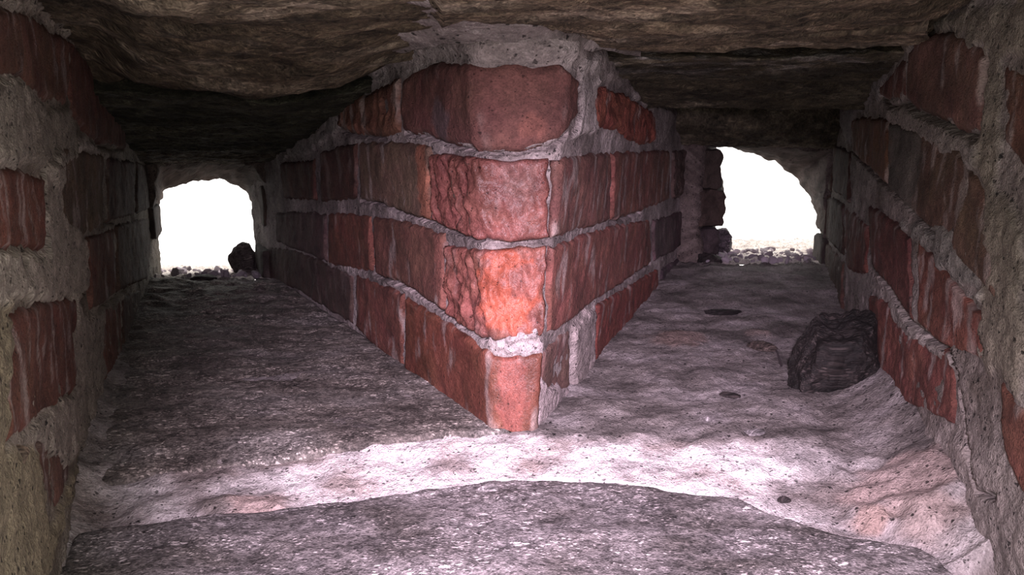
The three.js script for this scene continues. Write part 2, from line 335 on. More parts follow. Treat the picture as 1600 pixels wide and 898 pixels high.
// ---------------------------------------------------------------- left jamb
const leftSheet = new Sheet(...[0, 1].map(() => [[-0.214, 0.30], [-0.296, 0.495], [-0.382, 0.69], [-0.625, 1.40], [-0.665, 1.535]]), 0.40);
const wallLeft = group('wall_left', { kind: 'structure', label: 'left jamb of old brick smeared with grey mortar', category: 'wall' });
[
  { t: [[-40, 5], [20, 14], [52, 22], [103, 62]], b: [[-40, 120], [20, 118], [58, 150], [104, 166]], c: '#744937', streak: .15, p: .002 },
  { t: [[107, 64], [135, 100], [158, 132], [188, 186]], b: [[108, 170], [130, 205], [150, 222], [196, 232]], c: '#6a4034', p: .003 },
  { t: [[-40, 250], [30, 266], [66, 276]], b: [[-40, 390], [30, 388], [64, 394]], c: '#75412f', streak: .35, p: .002 },
  { t: [[84, 226], [120, 232], [160, 240]], b: [[86, 342], [125, 374], [160, 350]], c: '#67503f', p: .002 },
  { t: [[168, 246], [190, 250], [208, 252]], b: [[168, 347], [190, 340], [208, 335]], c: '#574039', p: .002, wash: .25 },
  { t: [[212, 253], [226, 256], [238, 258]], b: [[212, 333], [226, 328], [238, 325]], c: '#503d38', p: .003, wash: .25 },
  { t: [[8, 490], [60, 470], [122, 462]], b: [[8, 690], [60, 655], [112, 612]], c: '#714032', streak: .35, p: .002 },
  { t: [[134, 372], [160, 362], [178, 354]], b: [[138, 487], [160, 474], [178, 460]], c: '#694236', p: .002 },
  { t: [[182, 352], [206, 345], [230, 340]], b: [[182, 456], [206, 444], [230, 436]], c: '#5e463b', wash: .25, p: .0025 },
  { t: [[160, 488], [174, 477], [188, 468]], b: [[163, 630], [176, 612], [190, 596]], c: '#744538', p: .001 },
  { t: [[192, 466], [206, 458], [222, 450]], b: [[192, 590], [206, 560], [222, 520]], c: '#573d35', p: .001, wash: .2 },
  { t: [[60, 690], [85, 670], [104, 655]], b: [[66, 830], [90, 790], [108, 745]], c: '#6b4537', streak: .3, p: 0 },
  { t: [[132, 500], [140, 497], [150, 494]], b: [[130, 690], [138, 672], [148, 648]], c: '#5f3c33', p: 0 },
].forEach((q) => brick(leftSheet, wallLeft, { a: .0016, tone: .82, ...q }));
mortar(leftSheet, wallLeft, {
  h0: -0.05, h1: 0.395, cell: 0.0024, base: -0.001, amp: 0.0026, seedZ: 31, tone: '#857c72', light: '#9a9188', dark: '#655c52',
  smears: [
    { poly: [[-60, 118], [20, 118], [58, 150], [62, 165], [105, 170], [116, 215], [120, 250], [75, 300], [66, 262], [-60, 255]], up: 0.0048, c: '#80796f' },
    { poly: [[64, 262], [84, 235], [90, 330], [130, 370], [136, 450], [132, 470], [60, 468], [-60, 490], [-60, 392], [66, 395]], up: 0.0054, c: '#8f877d' },
    { poly: [[0, -20], [120, -20], [165, 70], [190, 125], [190, 180], [160, 118], [105, 55], [50, 14], [0, 8]], up: 0.0054, c: '#857d73' },
    { poly: [[116, 470], [134, 490], [160, 490], [160, 600], [150, 640], [132, 690], [100, 740], [60, 690], [20, 690], [70, 640], [112, 605]], up: 0.0041, c: '#857c74' },
    { poly: [[0, 480], [16, 490], [10, 690], [60, 700], [70, 830], [110, 745], [128, 700], [60, 940], [-60, 940], [-60, 480]], up: 0.0034, c: '#7d7360' },
    { poly: [[120, 212], [150, 224], [168, 246], [120, 236]], up: 0.0034, c: '#9a928c' },
  ],
  cracks: [[[155, 484], [170, 474], [206, 447]], [[148, 225], [175, 232], [196, 233]], [[160, 350], [180, 346]], [[124, 462], [134, 455]]],
});

// ---------------------------------------------------------------- right jamb
const rightSheet = new Sheet(...[0, 1].map(() => [[0.58, 1.535], [0.545, 1.40], [0.385, 0.844], [0.335, 0.566], [0.2845, 0.30]]), 0.40);
const wallRight = group('wall_right', { kind: 'structure', label: 'right jamb of old brick with mortar smears and cracks', category: 'wall' });
[
  { t: [[1376, 135], [1392, 112], [1416, 84]], b: [[1376, 148], [1396, 164], [1417, 157]], c: '#6e4238', p: .002, k: .006 },
  { t: [[1424, 82], [1438, 56], [1480, 48], [1522, 56], [1542, 84]], b: [[1420, 158], [1440, 176], [1476, 186], [1506, 206], [1534, 210]], c: '#745044', p: .003, k: .006, streak: .1 },
  { t: [[1568, 100], [1600, 110], [1660, 130]], b: [[1572, 220], [1600, 262], [1660, 330]], c: '#6b4433', streak: .3, p: .001 },
  { t: [[1334, 186], [1358, 182], [1388, 184]], b: [[1332, 236], [1360, 264], [1388, 290]], c: '#744a35', p: .002 },
  { t: [[1392, 188], [1440, 204], [1500, 232], [1540, 300]], b: [[1392, 292], [1430, 332], [1468, 370], [1560, 470]], c: '#6e5041', p: .002, streak: .15, spots: [{ at: [1415, 250], r: .07, sx: .9, c: '#5f5650' }] },
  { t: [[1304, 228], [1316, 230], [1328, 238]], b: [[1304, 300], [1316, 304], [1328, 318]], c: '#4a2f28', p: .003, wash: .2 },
  { t: [[1322, 322], [1338, 336], [1357, 352]], b: [[1322, 420], [1338, 428], [1356, 428]], c: '#6a382f', p: .002, k: .006 },
  { t: [[1358, 318], [1390, 338], [1424, 372]], b: [[1366, 412], [1396, 454], [1426, 502]], c: '#663a33', p: .003 },
  { t: [[1438, 372], [1462, 400], [1500, 450], [1540, 500]], b: [[1440, 506], [1464, 532], [1492, 546], [1536, 560]], c: '#82493a', p: .002, streak: .25 },
  { t: [[1362, 458], [1388, 470], [1420, 520], [1494, 552]], b: [[1364, 606], [1390, 624], [1430, 636], [1490, 664]], c: '#7b4339', p: .002, k: .006 },
  { t: [[1564, 590], [1600, 640], [1660, 700]], b: [[1570, 700], [1600, 770], [1660, 880]], c: '#7d4a3a', streak: .4, p: .001 },
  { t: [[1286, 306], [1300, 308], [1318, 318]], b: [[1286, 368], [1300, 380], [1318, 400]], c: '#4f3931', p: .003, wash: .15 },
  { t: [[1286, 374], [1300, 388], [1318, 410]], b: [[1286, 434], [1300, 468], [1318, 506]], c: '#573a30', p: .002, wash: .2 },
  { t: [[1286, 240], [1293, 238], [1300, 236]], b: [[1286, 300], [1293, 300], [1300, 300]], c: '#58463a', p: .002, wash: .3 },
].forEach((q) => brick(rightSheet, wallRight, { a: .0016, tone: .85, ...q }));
mortar(rightSheet, wallRight, {
  h0: -0.05, h1: 0.395, cell: 0.0024, base: -0.001, amp: 0.0026, seedZ: 57, tone: '#857c78', light: '#9b938e', dark: '#665d56',
  smears: [
    { poly: [[1370, 60], [1440, 30], [1660, -20], [1660, 100], [1568, 100], [1560, 300], [1600, 340], [1600, 640], [1560, 600], [1530, 560], [1540, 300], [1500, 230], [1536, 212], [1544, 84], [1480, 46], [1436, 52], [1420, 82]], up: 0.0031, c: '#7f776c' },
    { poly: [[1395, 168], [1420, 160], [1440, 178], [1476, 188], [1506, 208], [1536, 214], [1540, 280], [1500, 262], [1450, 226], [1400, 196], [1380, 180]], up: 0.0037, c: '#867e79' },
    { poly: [[1465, 350], [1490, 350], [1530, 380], [1540, 480], [1500, 450], [1470, 410], [1460, 400], [1440, 385], [1424, 366], [1400, 346]], up: 0.0041, c: '#807c77' },
    { poly: [[1396, 450], [1426, 505], [1464, 534], [1492, 548], [1500, 575], [1450, 550], [1410, 540], [1390, 478]], up: 0.0041, c: '#8a827d' },
    { poly: [[1340, 440], [1360, 420], [1376, 440], [1362, 470], [1364, 640], [1340, 600], [1345, 520]], up: 0.0027, c: '#8b8480' },
    { poly: [[1424, 370], [1438, 374], [1440, 506], [1426, 500]], up: 0.0027 },
    { poly: [[1310, 170], [1340, 150], [1370, 100], [1385, 115], [1375, 150], [1335, 180], [1330, 230], [1320, 215]], up: 0.0041, c: '#868080' },
    { poly: [[1362, 606], [1390, 626], [1430, 638], [1490, 664], [1560, 700], [1600, 760], [1660, 880], [1660, 960], [1500, 960], [1400, 760]], up: 0.0041, soft: .02, c: '#8f8682' },
  ],
  cracks: [[[1328, 234], [1360, 268], [1392, 296], [1430, 336], [1466, 370]], [[1418, 160], [1440, 180], [1476, 190], [1506, 210], [1532, 214]], [[1356, 352], [1362, 410], [1396, 458], [1426, 506], [1464, 536], [1492, 550], [1496, 590]], [[1376, 150], [1396, 168], [1417, 160]], [[1498, 610], [1512, 690], [1535, 770], [1560, 778]], [[1530, 520], [1540, 552]]],
});

// ---------------------------------------------------------------- sill: mortar bed, front slab, left slab
function along(pts, x) { if (x <= pts[0][0]) return pts[0][1]; for (let k = 1; k < pts.length; k++) if (x <= pts[k][0]) return mix(pts[k - 1][1], pts[k][1], (x - pts[k - 1][0]) / (pts[k][0] - pts[k - 1][0])); return pts[pts.length - 1][1]; }
const plan = (list, y) => list.map(([a, b]) => { const q = atY(a, b, y); return [q[0], q[2]]; });
const SLABY = -0.013;
const slabEdgePx = [[118, 838], [160, 826], [200, 823], [250, 822], [330, 805], [400, 797], [480, 787], [545, 784], [600, 775], [700, 763], [760, 753], [850, 749], [960, 755], [1060, 768], [1150, 780], [1200, 803], [1280, 828], [1380, 850], [1430, 858], [1456, 872]];
const slabEdge = plan(slabEdgePx, SLABY);
const stripEdge = plan([[60, 740], [200, 722], [420, 706], [560, 691], [660, 681], [770, 676], [900, 688], [1000, 692], [1120, 690], [1230, 690], [1330, 712], [1430, 740], [1540, 800]], 0);
const jambX = (pts, f) => along(pts.map(([x, q]) => [q, x]).sort((a, b) => a[0] - b[0]), f);
const lumps = [   // stones just under the skin of the bed: pixel, radius, rise, tone
  [1058, 552, .045, .006, '#7d6a63'], [1185, 545, .02, .005, '#857772'], [1120, 600, .03, .004, '#77706f'], [1270, 700, .05, .006, null], [1130, 705, .04, .005, null], [1230, 640, .05, .003, null],
  [1420, 760, .06, .012, '#a08d88'], [1450, 800, .03, .01, '#978883'], [960, 640, .03, .004, null], [700, 668, .018, .005, '#b0a5a3'], [330, 762, .02, .006, '#6f6763'], [400, 765, .03, .006, '#ab9690'], [1360, 780, .02, .006, '#9a837a'], [230, 770, .03, .005, null],
].map(([a, b, r, up, c]) => { const q = atY(a, b, 0); return { x: q[0], f: q[2], r, up, c: c && lin(c) }; });
function floorBase(x, f) {
  const side = sm(-.1, .1, x);
  if (f < .71) return -(.71 - f) * .165;
  if (f < 1.37) return (f - .71) * mix(.030, .068, side);
  return mix(.0198 - (f - 1.37) * .15, .0449 - (f - 1.37) * .10, side);
}
const CB = { grey: lin('#7d7674'), greyL: lin('#979090'), greyD: lin('#5c5654'), lime: lin('#e6dddd'), limeL: lin('#f7f2f2'), limeD: lin('#b0a29e') };
const tones = (A, L, D, k, zid) => { const a = lin(A), l = lin(L), d = lin(D); return (x, f) => { const m = fbm(x * k, f * k * 1.6, zid, 4); return [0, 1, 2].map((n) => m > 0 ? mix(a[n], l[n], clamp(m * 1.6)) : mix(a[n], d[n], clamp(-m * 1.6))); }; };
const floor = group('floor', { kind: 'structure', label: 'sill of stone slabs bedded in pale lime mortar', category: 'floor' });
{
  const nu = 430, nv = 440;
  const at = (i, j) => {
    const f = .36 * Math.pow(1.43 / .36, j / nv), x = mix(-.29 - .46 * (f - .36), .36 + .34 * (f - .36), i / nu);
    let y = floorBase(x, f) + fbm(x * 9, f * 9, 4, 3) * .004 + fbm(x * 34, f * 34, 6, 3) * .0022 + fbm(x * 120, f * 120, 8, 2) * .0009;
    const e = along(slabEdge, x), dEdge = f - e, out = sm(1.34, 1.42, f);
    y = mix(-.026, y, sm(-.006, .002, dEdge));
    const rub = Math.max(0, fbm(x * 40, f * 40, 12, 3)) * .010 + Math.max(0, ridge(x * 22, f * 22, 5) - .45) * .006; y += rub * out;
    for (const q of lumps) { const d = Math.hypot(x - q.x, f - q.f) / q.r; if (d < 1.3) y += q.up * (1 - sm(.1, 1.2, d + nz(x * 60, f * 60, 3) * .25)); }
    const dr = jambX(rightSheet.b, f) - x, dl = x - jambX(leftSheet.b, f);
    y += .035 * Math.pow(clamp(1 - dr / .075), 2) * (1 - sm(.75, .95, f)) * sm(-.03, .0, dEdge) + .014 * Math.pow(clamp(1 - dl / .04), 2) * (1 - sm(.8, 1.1, f));
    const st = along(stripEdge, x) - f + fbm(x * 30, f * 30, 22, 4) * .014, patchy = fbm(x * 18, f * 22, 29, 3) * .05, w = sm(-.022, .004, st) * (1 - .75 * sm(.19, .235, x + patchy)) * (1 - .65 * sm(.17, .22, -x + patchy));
    const m = fbm(x * 16, f * 20, 41, 4), pick = (A, L, D) => [0, 1, 2].map((k) => m > 0 ? mix(A[k], L[k], clamp(m * 1.7)) : mix(A[k], D[k], clamp(-m * 1.7)));
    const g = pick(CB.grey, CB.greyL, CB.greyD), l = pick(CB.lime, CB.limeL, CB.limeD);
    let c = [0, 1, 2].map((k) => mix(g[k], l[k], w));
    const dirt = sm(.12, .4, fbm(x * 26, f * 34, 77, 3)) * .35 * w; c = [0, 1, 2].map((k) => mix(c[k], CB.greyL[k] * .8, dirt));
    for (const q of lumps) if (q.c) { const d = Math.hypot(x - q.x, f - q.f) / q.r, t = .8 * (1 - sm(.5, .95, d + nz(x * 50, f * 50, 9) * .4)); if (t > 0) c = [0, 1, 2].map((k) => mix(c[k], q.c[k], t)); }
    return { p: [x, y, f], c, uv: [x / TILE.mortar, f / TILE.mortar] };
  };
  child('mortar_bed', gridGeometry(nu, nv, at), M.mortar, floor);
}
{ // trodden pale earth outside, in front of both loopholes
  const earth = tones('#d2cac6', '#ded8d4', '#b5aba6', 14, 33);
  const g = gridGeometry(300, 200, (i, j) => {
    const f = mix(1.415, 2.5, j / 200), x = mix(-.29 - .46 * (f - .36), .36 + .34 * (f - .36), i / 300);
    return { p: [x, floorBase(x, f) + .003 * sm(1.415, 1.45, f) + Math.max(0, fbm(x * 40, f * 40, 12, 3)) * .010 + Math.max(0, ridge(x * 22, f * 22, 5) - .45) * .006, f], c: earth(x, f), uv: [x / TILE.mortar, f / TILE.mortar] };
  });
  const m = mesh('ground', g, M.mortar); m.userData = { kind: 'structure', label: 'pale trodden earth outside the loopholes', category: 'ground' };
}
function slab(name, back, front, height, colour, zid, cell = .0026, r = .006) {
  const wid = Math.abs(back[back.length - 1][0] - back[0][0]), nu = Math.round(wid / cell), nv = Math.round(Math.abs(back[0][1] - front[0][1]) / cell), RB = resample(back, nu), RF = resample(front, nu);
  const where = (i, j) => { const v = j / nv, x = mix(RF[i][0], RB[i][0], v), f = mix(RF[i][1], RB[i][1], v), e = Math.min(i, nu - i, j, nv - j) * cell; return [x, f + nz(x * 60, f * 60, zid) * .002 * Math.exp(-e / .01), e]; };
  const at = (i, j) => { const [x, f, e] = where(i, j); const y = height(x, f) - Math.pow(1 - clamp(e / r), 2) * r * .6; return { p: [x, y, f], c: colour(x, f), uv: [x / TILE.slab, f / TILE.slab] }; };
  const under = (i, j) => { const q = at(i, j); return { ...q, p: [q.p[0], q.p[1] - .04, q.p[2]], uv: [q.uv[0], q.uv[1] - .04 / TILE.slab] }; };
  const flip = front[0][1] > back[0][1];
  return child(name, gridGeometry(nu, nv, at, flip, under), M.slab, floor);
}
slab('stone_slab', slabEdge, [[-.255, .302], [0, .30], [.30, .302]],
  (x, f) => SLABY + .003 + fbm(x * 12, f * 22, 3, 3) * .003 + fbm(x * 60, f * 80, 5, 3) * .0011, tones('#aea6a5', '#c6bebe', '#827b77', 14, 61), 5).userData.label = 'mottled grey slab with a curved back edge';
slab('stone_slab', [[-.66, 1.40], [-.52, 1.36], [-.38, 1.34]], plan([[60, 742], [150, 736], [240, 722], [420, 707], [560, 691], [660, 681], [740, 676], [800, 672]], 0.002),
  (x, f) => floorBase(x, f) + .0035 + fbm(x * 10, f * 26, 13, 3) * .0022 + fbm(x * 45, f * 70, 15, 3) * .0011 + sm(.9, 1.3, f) * fbm(x * 30, f * 40, 2, 2) * .005, tones('#b0a79e', '#c0b9b3', '#8b827b', 12, 71), 9, .0034).userData.label = 'dark grey slab with a flat grain';

// ---------------------------------------------------------------- ceiling stones
const ceiling = group('ceiling', { kind: 'structure', label: 'overhead slabs of dark layered stone stepping down to the loopholes', category: 'ceiling' });
// columns: screen x and, down the visible underside, [screen y, forward distance]
function overhead(cols, tint, zid, { amp = .006, layer = 120, cell = .0035, rise = .06, mat = M.stone, name = 'stone_slab', rough = .002, lip = -.006 } = {}) {
  const C = cols.map(([x, prof]) => prof.map(([y, f]) => atF(x, y, f)));
  const rows = C.map((p) => resample3([[p[0][0], p[0][1] + rise, p[0][2] + lip], ...p, [p[p.length - 1][0], p[p.length - 1][1] + rise, p[p.length - 1][2] + .02]], 110));
  const wid = Math.abs(C[C.length - 1][0][0] - C[0][0][0]) || .3, nu = Math.max(40, Math.round(wid / cell)), nv = 110;
  const X = C.map((p) => p[p.length - 1][0]); const x0 = X[0], x1 = X[X.length - 1];
  const at = (i, j) => {
    const u = x0 + (x1 - x0) * i / nu; let k = 0; while (k < X.length - 2 && u > X[k + 1]) k++;
    const w = clamp((u - X[k]) / (X[k + 1] - X[k])), a = rows[k][j], b = rows[k + 1][j]; let p = [0, 1, 2].map((n) => mix(a[n], b[n], w));
    const [x, y, f] = p, step = fbm(x * 8, f * 24, zid, 3), fine = fbm(x * 42, (f + y) * layer * .8, zid + 4, 3), pit = fbm(x * 70, f * 90, zid + 6, 2);
    const o = step * amp + (Math.round(fbm(x * 6, f * 16, zid + 2, 2) * 5) / 5) * amp * .8 + fine * rough + pit * rough * .6;
    return { p: [x + nz(x * 30, f * 30, zid) * .002, y - o, f - o * .6], c: tint(x, f + y), uv: [x / TILE.stone + zid, (f + y * .8) / TILE.stone] };
  };
  return child(name, gridGeometry(nu, nv, at, true), mat, ceiling);
}
function resample3(p, n) {
  const L = [0]; for (let k = 1; k < p.length; k++) L.push(L[k - 1] + Math.hypot(...[0, 1, 2].map((q) => p[k][q] - p[k - 1][q])));
  const out = []; let k = 0; for (let i = 0; i <= n; i++) { const d = L[L.length - 1] * i / n; while (k < L.length - 2 && d > L[k + 1]) k++; const w = (d - L[k]) / (L[k + 1] - L[k]); out.push([0, 1, 2].map((q) => mix(p[k][q], p[k + 1][q], w))); }
  return out;
}
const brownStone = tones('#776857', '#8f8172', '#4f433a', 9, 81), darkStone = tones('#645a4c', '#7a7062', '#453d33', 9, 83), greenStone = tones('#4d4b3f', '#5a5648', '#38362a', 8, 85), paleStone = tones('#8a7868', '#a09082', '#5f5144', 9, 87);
overhead([                                                            // left front slab
  [40, [[-70, .50], [-20, .6], [10, .70], [60, .86], [120, .98]]], [150, [[-60, .47], [0, .62], [25, .71], [75, .84], [132, .94]]], [215, [[-60, .45], [0, .56], [38, .67], [88, .79], [138, .89]]], [300, [[-60, .45], [0, .55], [50, .66], [100, .79], [147, .88]]],
  [420, [[-60, .45], [0, .55], [55, .67], [110, .81], [154, .88]]], [520, [[-60, .45], [0, .56], [60, .7], [115, .83], [146, .9]]], [610, [[-60, .45], [0, .57], [45, .68], [80, .8], [106, .88]]], [700, [[-70, .45], [-20, .55], [10, .62], [40, .72], [70, .84]]],
], brownStone, 3, { amp: .007 });
overhead([                                                            // left second slab
  [130, [[138, .91], [150, .95], [190, 1.1], [236, 1.27]]], [300, [[154, .925], [164, .96], [195, 1.1], [238, 1.28]]], [420, [[161, .925], [170, .96], [200, 1.12], [240, 1.29]]], [580, [[138, .93], [148, .97], [190, 1.12], [232, 1.29]]],
], greenStone, 17, { amp: .005, lip: .05, rise: .04 });
overhead([                                                            // left lintel over the loophole
  [160, [[218, 1.27], [238, 1.31], [252, 1.38], [258, 1.46]]], [320, [[222, 1.28], [238, 1.31], [250, 1.38], [256, 1.46]]], [500, [[222, 1.28], [236, 1.31], [250, 1.38], [256, 1.46]]],
], darkStone, 23, { amp: .003 });
overhead([                                                            // right front slab
  [650, [[-120, .45], [-80, .52], [-40, .58], [-12, .62]]], [668, [[-80, .45], [-40, .53], [-10, .58], [14, .62]]], [690, [[-60, .45], [-10, .54], [20, .6], [40, .65]]], [722, [[-60, .45], [0, .55], [18, .6], [32, .64]]], [800, [[-60, .45], [0, .55], [18, .61], [30, .66]]],
  [870, [[-60, .45], [0, .55], [22, .62], [42, .68]]], [915, [[-60, .45], [0, .55], [35, .65], [64, .74]]], [965, [[-60, .45], [0, .55], [45, .67], [82, .78]]], [1100, [[-60, .45], [0, .55], [42, .67], [79, .79]]], [1250, [[-60, .45], [0, .55], [30, .64], [58, .74]]], [1430, [[-60, .47], [0, .60], [30, .68], [56, .76]]], [1540, [[-80, .52], [-30, .62], [0, .72], [20, .80]]],
], paleStone, 41, { amp: .006 });
overhead([                                                            // thin layer under its back edge
  [1060, [[66, .74], [74, .77], [79, .80]]], [1200, [[60, .74], [70, .77], [76, .80]]], [1330, [[54, .72], [66, .75], [74, .79]]], [1450, [[46, .70], [58, .73], [68, .77]]],
], paleStone, 47, { amp: .002, rise: .03 });
overhead([                                                            // right second slab
  [900, [[90, .83], [100, .86], [130, .97], [165, 1.07]]], [1000, [[92, .835], [102, .87], [130, .98], [168, 1.08]]], [1180, [[89, .835], [101, .87], [132, .98], [171, 1.08]]], [1350, [[85, .83], [97, .86], [130, .98], [170, 1.08]]], [1450, [[79, .82], [91, .85], [128, .97], [166, 1.08]]],
], (x, g) => { const c = darkStone(x, g), w = sm(.05, .2, fbm(x * 16, g * 60, 95, 3)) * (1 - sm(1.22, 1.28, g + nz(x * 9, g * 9, 2) * .05)), p = lin('#8f8886'); return [0, 1, 2].map((k) => mix(c[k], p[k], w * .8)); }, 53, { amp: .003, lip: .05, rise: .03 });   // mortar dabs along its front
overhead([                                                            // right lintel
  [1030, [[199, 1.35], [205, 1.36], [214, 1.38], [226, 1.41]]], [1180, [[200, 1.35], [206, 1.36], [216, 1.38], [229, 1.41]]], [1350, [[201, 1.35], [207, 1.36], [218, 1.38], [235, 1.41]]],
], darkStone, 59, { amp: .004 });
overhead([                                                            // mortar packed between the front slabs above the pier
  [500, [[-60, .52], [0, .64], [60, .82], [100, .94]]], [600, [[-60, .50], [0, .61], [50, .74], [90, .86]]], [690, [[-60, .48], [0, .575], [40, .67], [70, .73]]], [800, [[-60, .5], [0, .6], [40, .68], [70, .715]]], [900, [[-60, .5], [0, .6], [45, .7], [75, .73]]], [1000, [[-60, .52], [0, .6], [50, .74], [90, .84]]],
], tones('#8f8584', '#a79e9c', '#6f6663', 10, 89), 67, { amp: .003, mat: M.mortar, name: 'mortar', rise: .02 });

// ---------------------------------------------------------------- outer wall with the two loopholes
function loophole(parent, inner, outer, rect, f1, f2, zid, tint, name) {
  const N = 220, toXY = (list, f) => list.map(([a, b]) => { const q = atF(a, b, f); return [q[0], q[1]]; });
  const I = toXY(inner, f1), O = toXY(outer, f2), cen = (P) => P.reduce((s, q) => [s[0] + q[0] / P.length, s[1] + q[1] / P.length], [0, 0]), ci = cen(I), co = cen(O);
  const cast = (P, c, a) => { const dx = Math.cos(a), dy = Math.sin(a); let best = 0; for (let i = 0, j = P.length - 1; i < P.length; j = i++) { const ex = P[i][0] - P[j][0], ey = P[i][1] - P[j][1], den = dx * ey - dy * ex; if (Math.abs(den) < 1e-9) continue; const t = ((P[j][0] - c[0]) * ey - (P[j][1] - c[1]) * ex) / den, w = ((P[j][0] - c[0]) * dy - (P[j][1] - c[1]) * dx) / den; if (t > 0 && w >= 0 && w <= 1) best = Math.max(best, t); } return best; };
  const R = [[rect[0], rect[2]], [rect[1], rect[2]], [rect[1], rect[3]], [rect[0], rect[3]]];
  const rings = [[R, ci, f1, R, ci, 0], [R, ci, f1, I, ci, .5], [R, ci, f1, I, ci, .8], [R, ci, f1, I, ci, .95], ...[0, .08, .16, .25, .35, .45, .55, .65, .75, .85, .93, 1].map((w) => [I, ci, mix(f1, f2, w), O, co, w]), [O, co, f2 + .01, R, co, .06], [O, co, f2 + .015, R, co, .3], [O, co, f2 + .015, R, co, 1]];
  const at = (i, j) => {
    const a = i / N * Math.PI * 2, [P, c, f, Q, d, w] = rings[j], p = cast(P, c, a), q = cast(Q, d, a);
    let x = mix(c[0] + Math.cos(a) * p, d[0] + Math.cos(a) * q, w), y = mix(c[1] + Math.sin(a) * p, d[1] + Math.sin(a) * q, w);
    const o = fbm(x * 40, y * 40, f * 40 + zid, 3) * .006; x += Math.cos(a) * o; y += Math.sin(a) * o;
    return { p: [x, y, f + fbm(x * 30, y * 30, zid + 5, 3) * .005], c: tint(x * 2, y * 2 + f), uv: [(x + f) / TILE.mortar, (y + f * .5) / TILE.mortar] };
  };
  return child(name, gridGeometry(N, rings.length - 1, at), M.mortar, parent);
}
const wallBack = group('wall_back', { kind: 'structure', label: 'outer masonry pierced by two rough loopholes', category: 'wall' });
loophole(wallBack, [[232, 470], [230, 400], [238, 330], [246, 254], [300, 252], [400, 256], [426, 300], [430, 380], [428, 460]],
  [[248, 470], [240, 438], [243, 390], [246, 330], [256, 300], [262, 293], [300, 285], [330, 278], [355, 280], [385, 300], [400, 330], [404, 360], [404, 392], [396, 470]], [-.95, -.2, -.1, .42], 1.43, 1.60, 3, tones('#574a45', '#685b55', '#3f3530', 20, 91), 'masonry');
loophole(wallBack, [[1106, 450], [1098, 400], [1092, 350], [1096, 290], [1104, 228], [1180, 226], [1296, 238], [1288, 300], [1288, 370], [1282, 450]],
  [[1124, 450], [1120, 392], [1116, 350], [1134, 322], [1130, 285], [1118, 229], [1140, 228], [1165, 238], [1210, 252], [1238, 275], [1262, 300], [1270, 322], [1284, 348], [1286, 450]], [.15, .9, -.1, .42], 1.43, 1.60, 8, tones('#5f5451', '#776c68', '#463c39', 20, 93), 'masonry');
// broken brick ends around the loopholes
function block(parent, px, py, f, w, h, d, c, turn, zid) {
  const g = new THREE.BoxGeometry(w, h, d, 14, 14, 10), P = g.attributes.position, col = [], b = lin(c), q = atF(px, py, f);
  for (let i = 0; i < P.count; i++) {
    let v = [P.getX(i), P.getY(i), P.getZ(i)]; const e = v.map((x, k) => Math.abs(x) / [w, h, d][k] * 2), r = e.map((x) => Math.pow(x, 10)), L = r[0] + r[1] + r[2];
    const s = 1 - .05 * Math.max(0, L - 1), o = 1 + fbm(v[0] * 60, v[1] * 60, v[2] * 60 + zid, 3) * .10; v = v.map((x) => x * s * o); P.setXYZ(i, ...v);
    const m = .9 + fbm(v[0] * 30, v[1] * 30, v[2] * 30 + zid, 3) * .4; col.push(b[0] * m, b[1] * m, b[2] * m);
  }
  g.setAttribute('color', new THREE.Float32BufferAttribute(col, 3)); g.computeVertexNormals();
  const m = child('brick', g, M.brick, parent); m.position.set(q[0], q[1], -q[2]); m.rotation.y = turn; return m;
}
block(wallBack, 1089, 262, 1.50, .045, .068, .12, '#4c403b', .2, 1); block(wallBack, 1087, 320, 1.50, .058, .066, .13, '#4a3c37', .2, 2); block(wallBack, 1082, 372, 1.50, .05, .05, .12, '#453a3c', .2, 3);
block(wallBack, 1292, 400, 1.46, .035, .075, .10, '#4f4340', -.2, 4); block(wallBack, 1298, 330, 1.47, .035, .07, .10, '#55443d', -.2, 5); block(wallBack, 238, 345, 1.47, .02, .055, .10, '#4e403c', .3, 6);
block(wallBack, 418, 318, 1.50, .03, .07, .12, '#55473f', .4, 7); block(wallBack, 424, 405, 1.48, .045, .05, .12, '#4a3f3d', .4, 8);

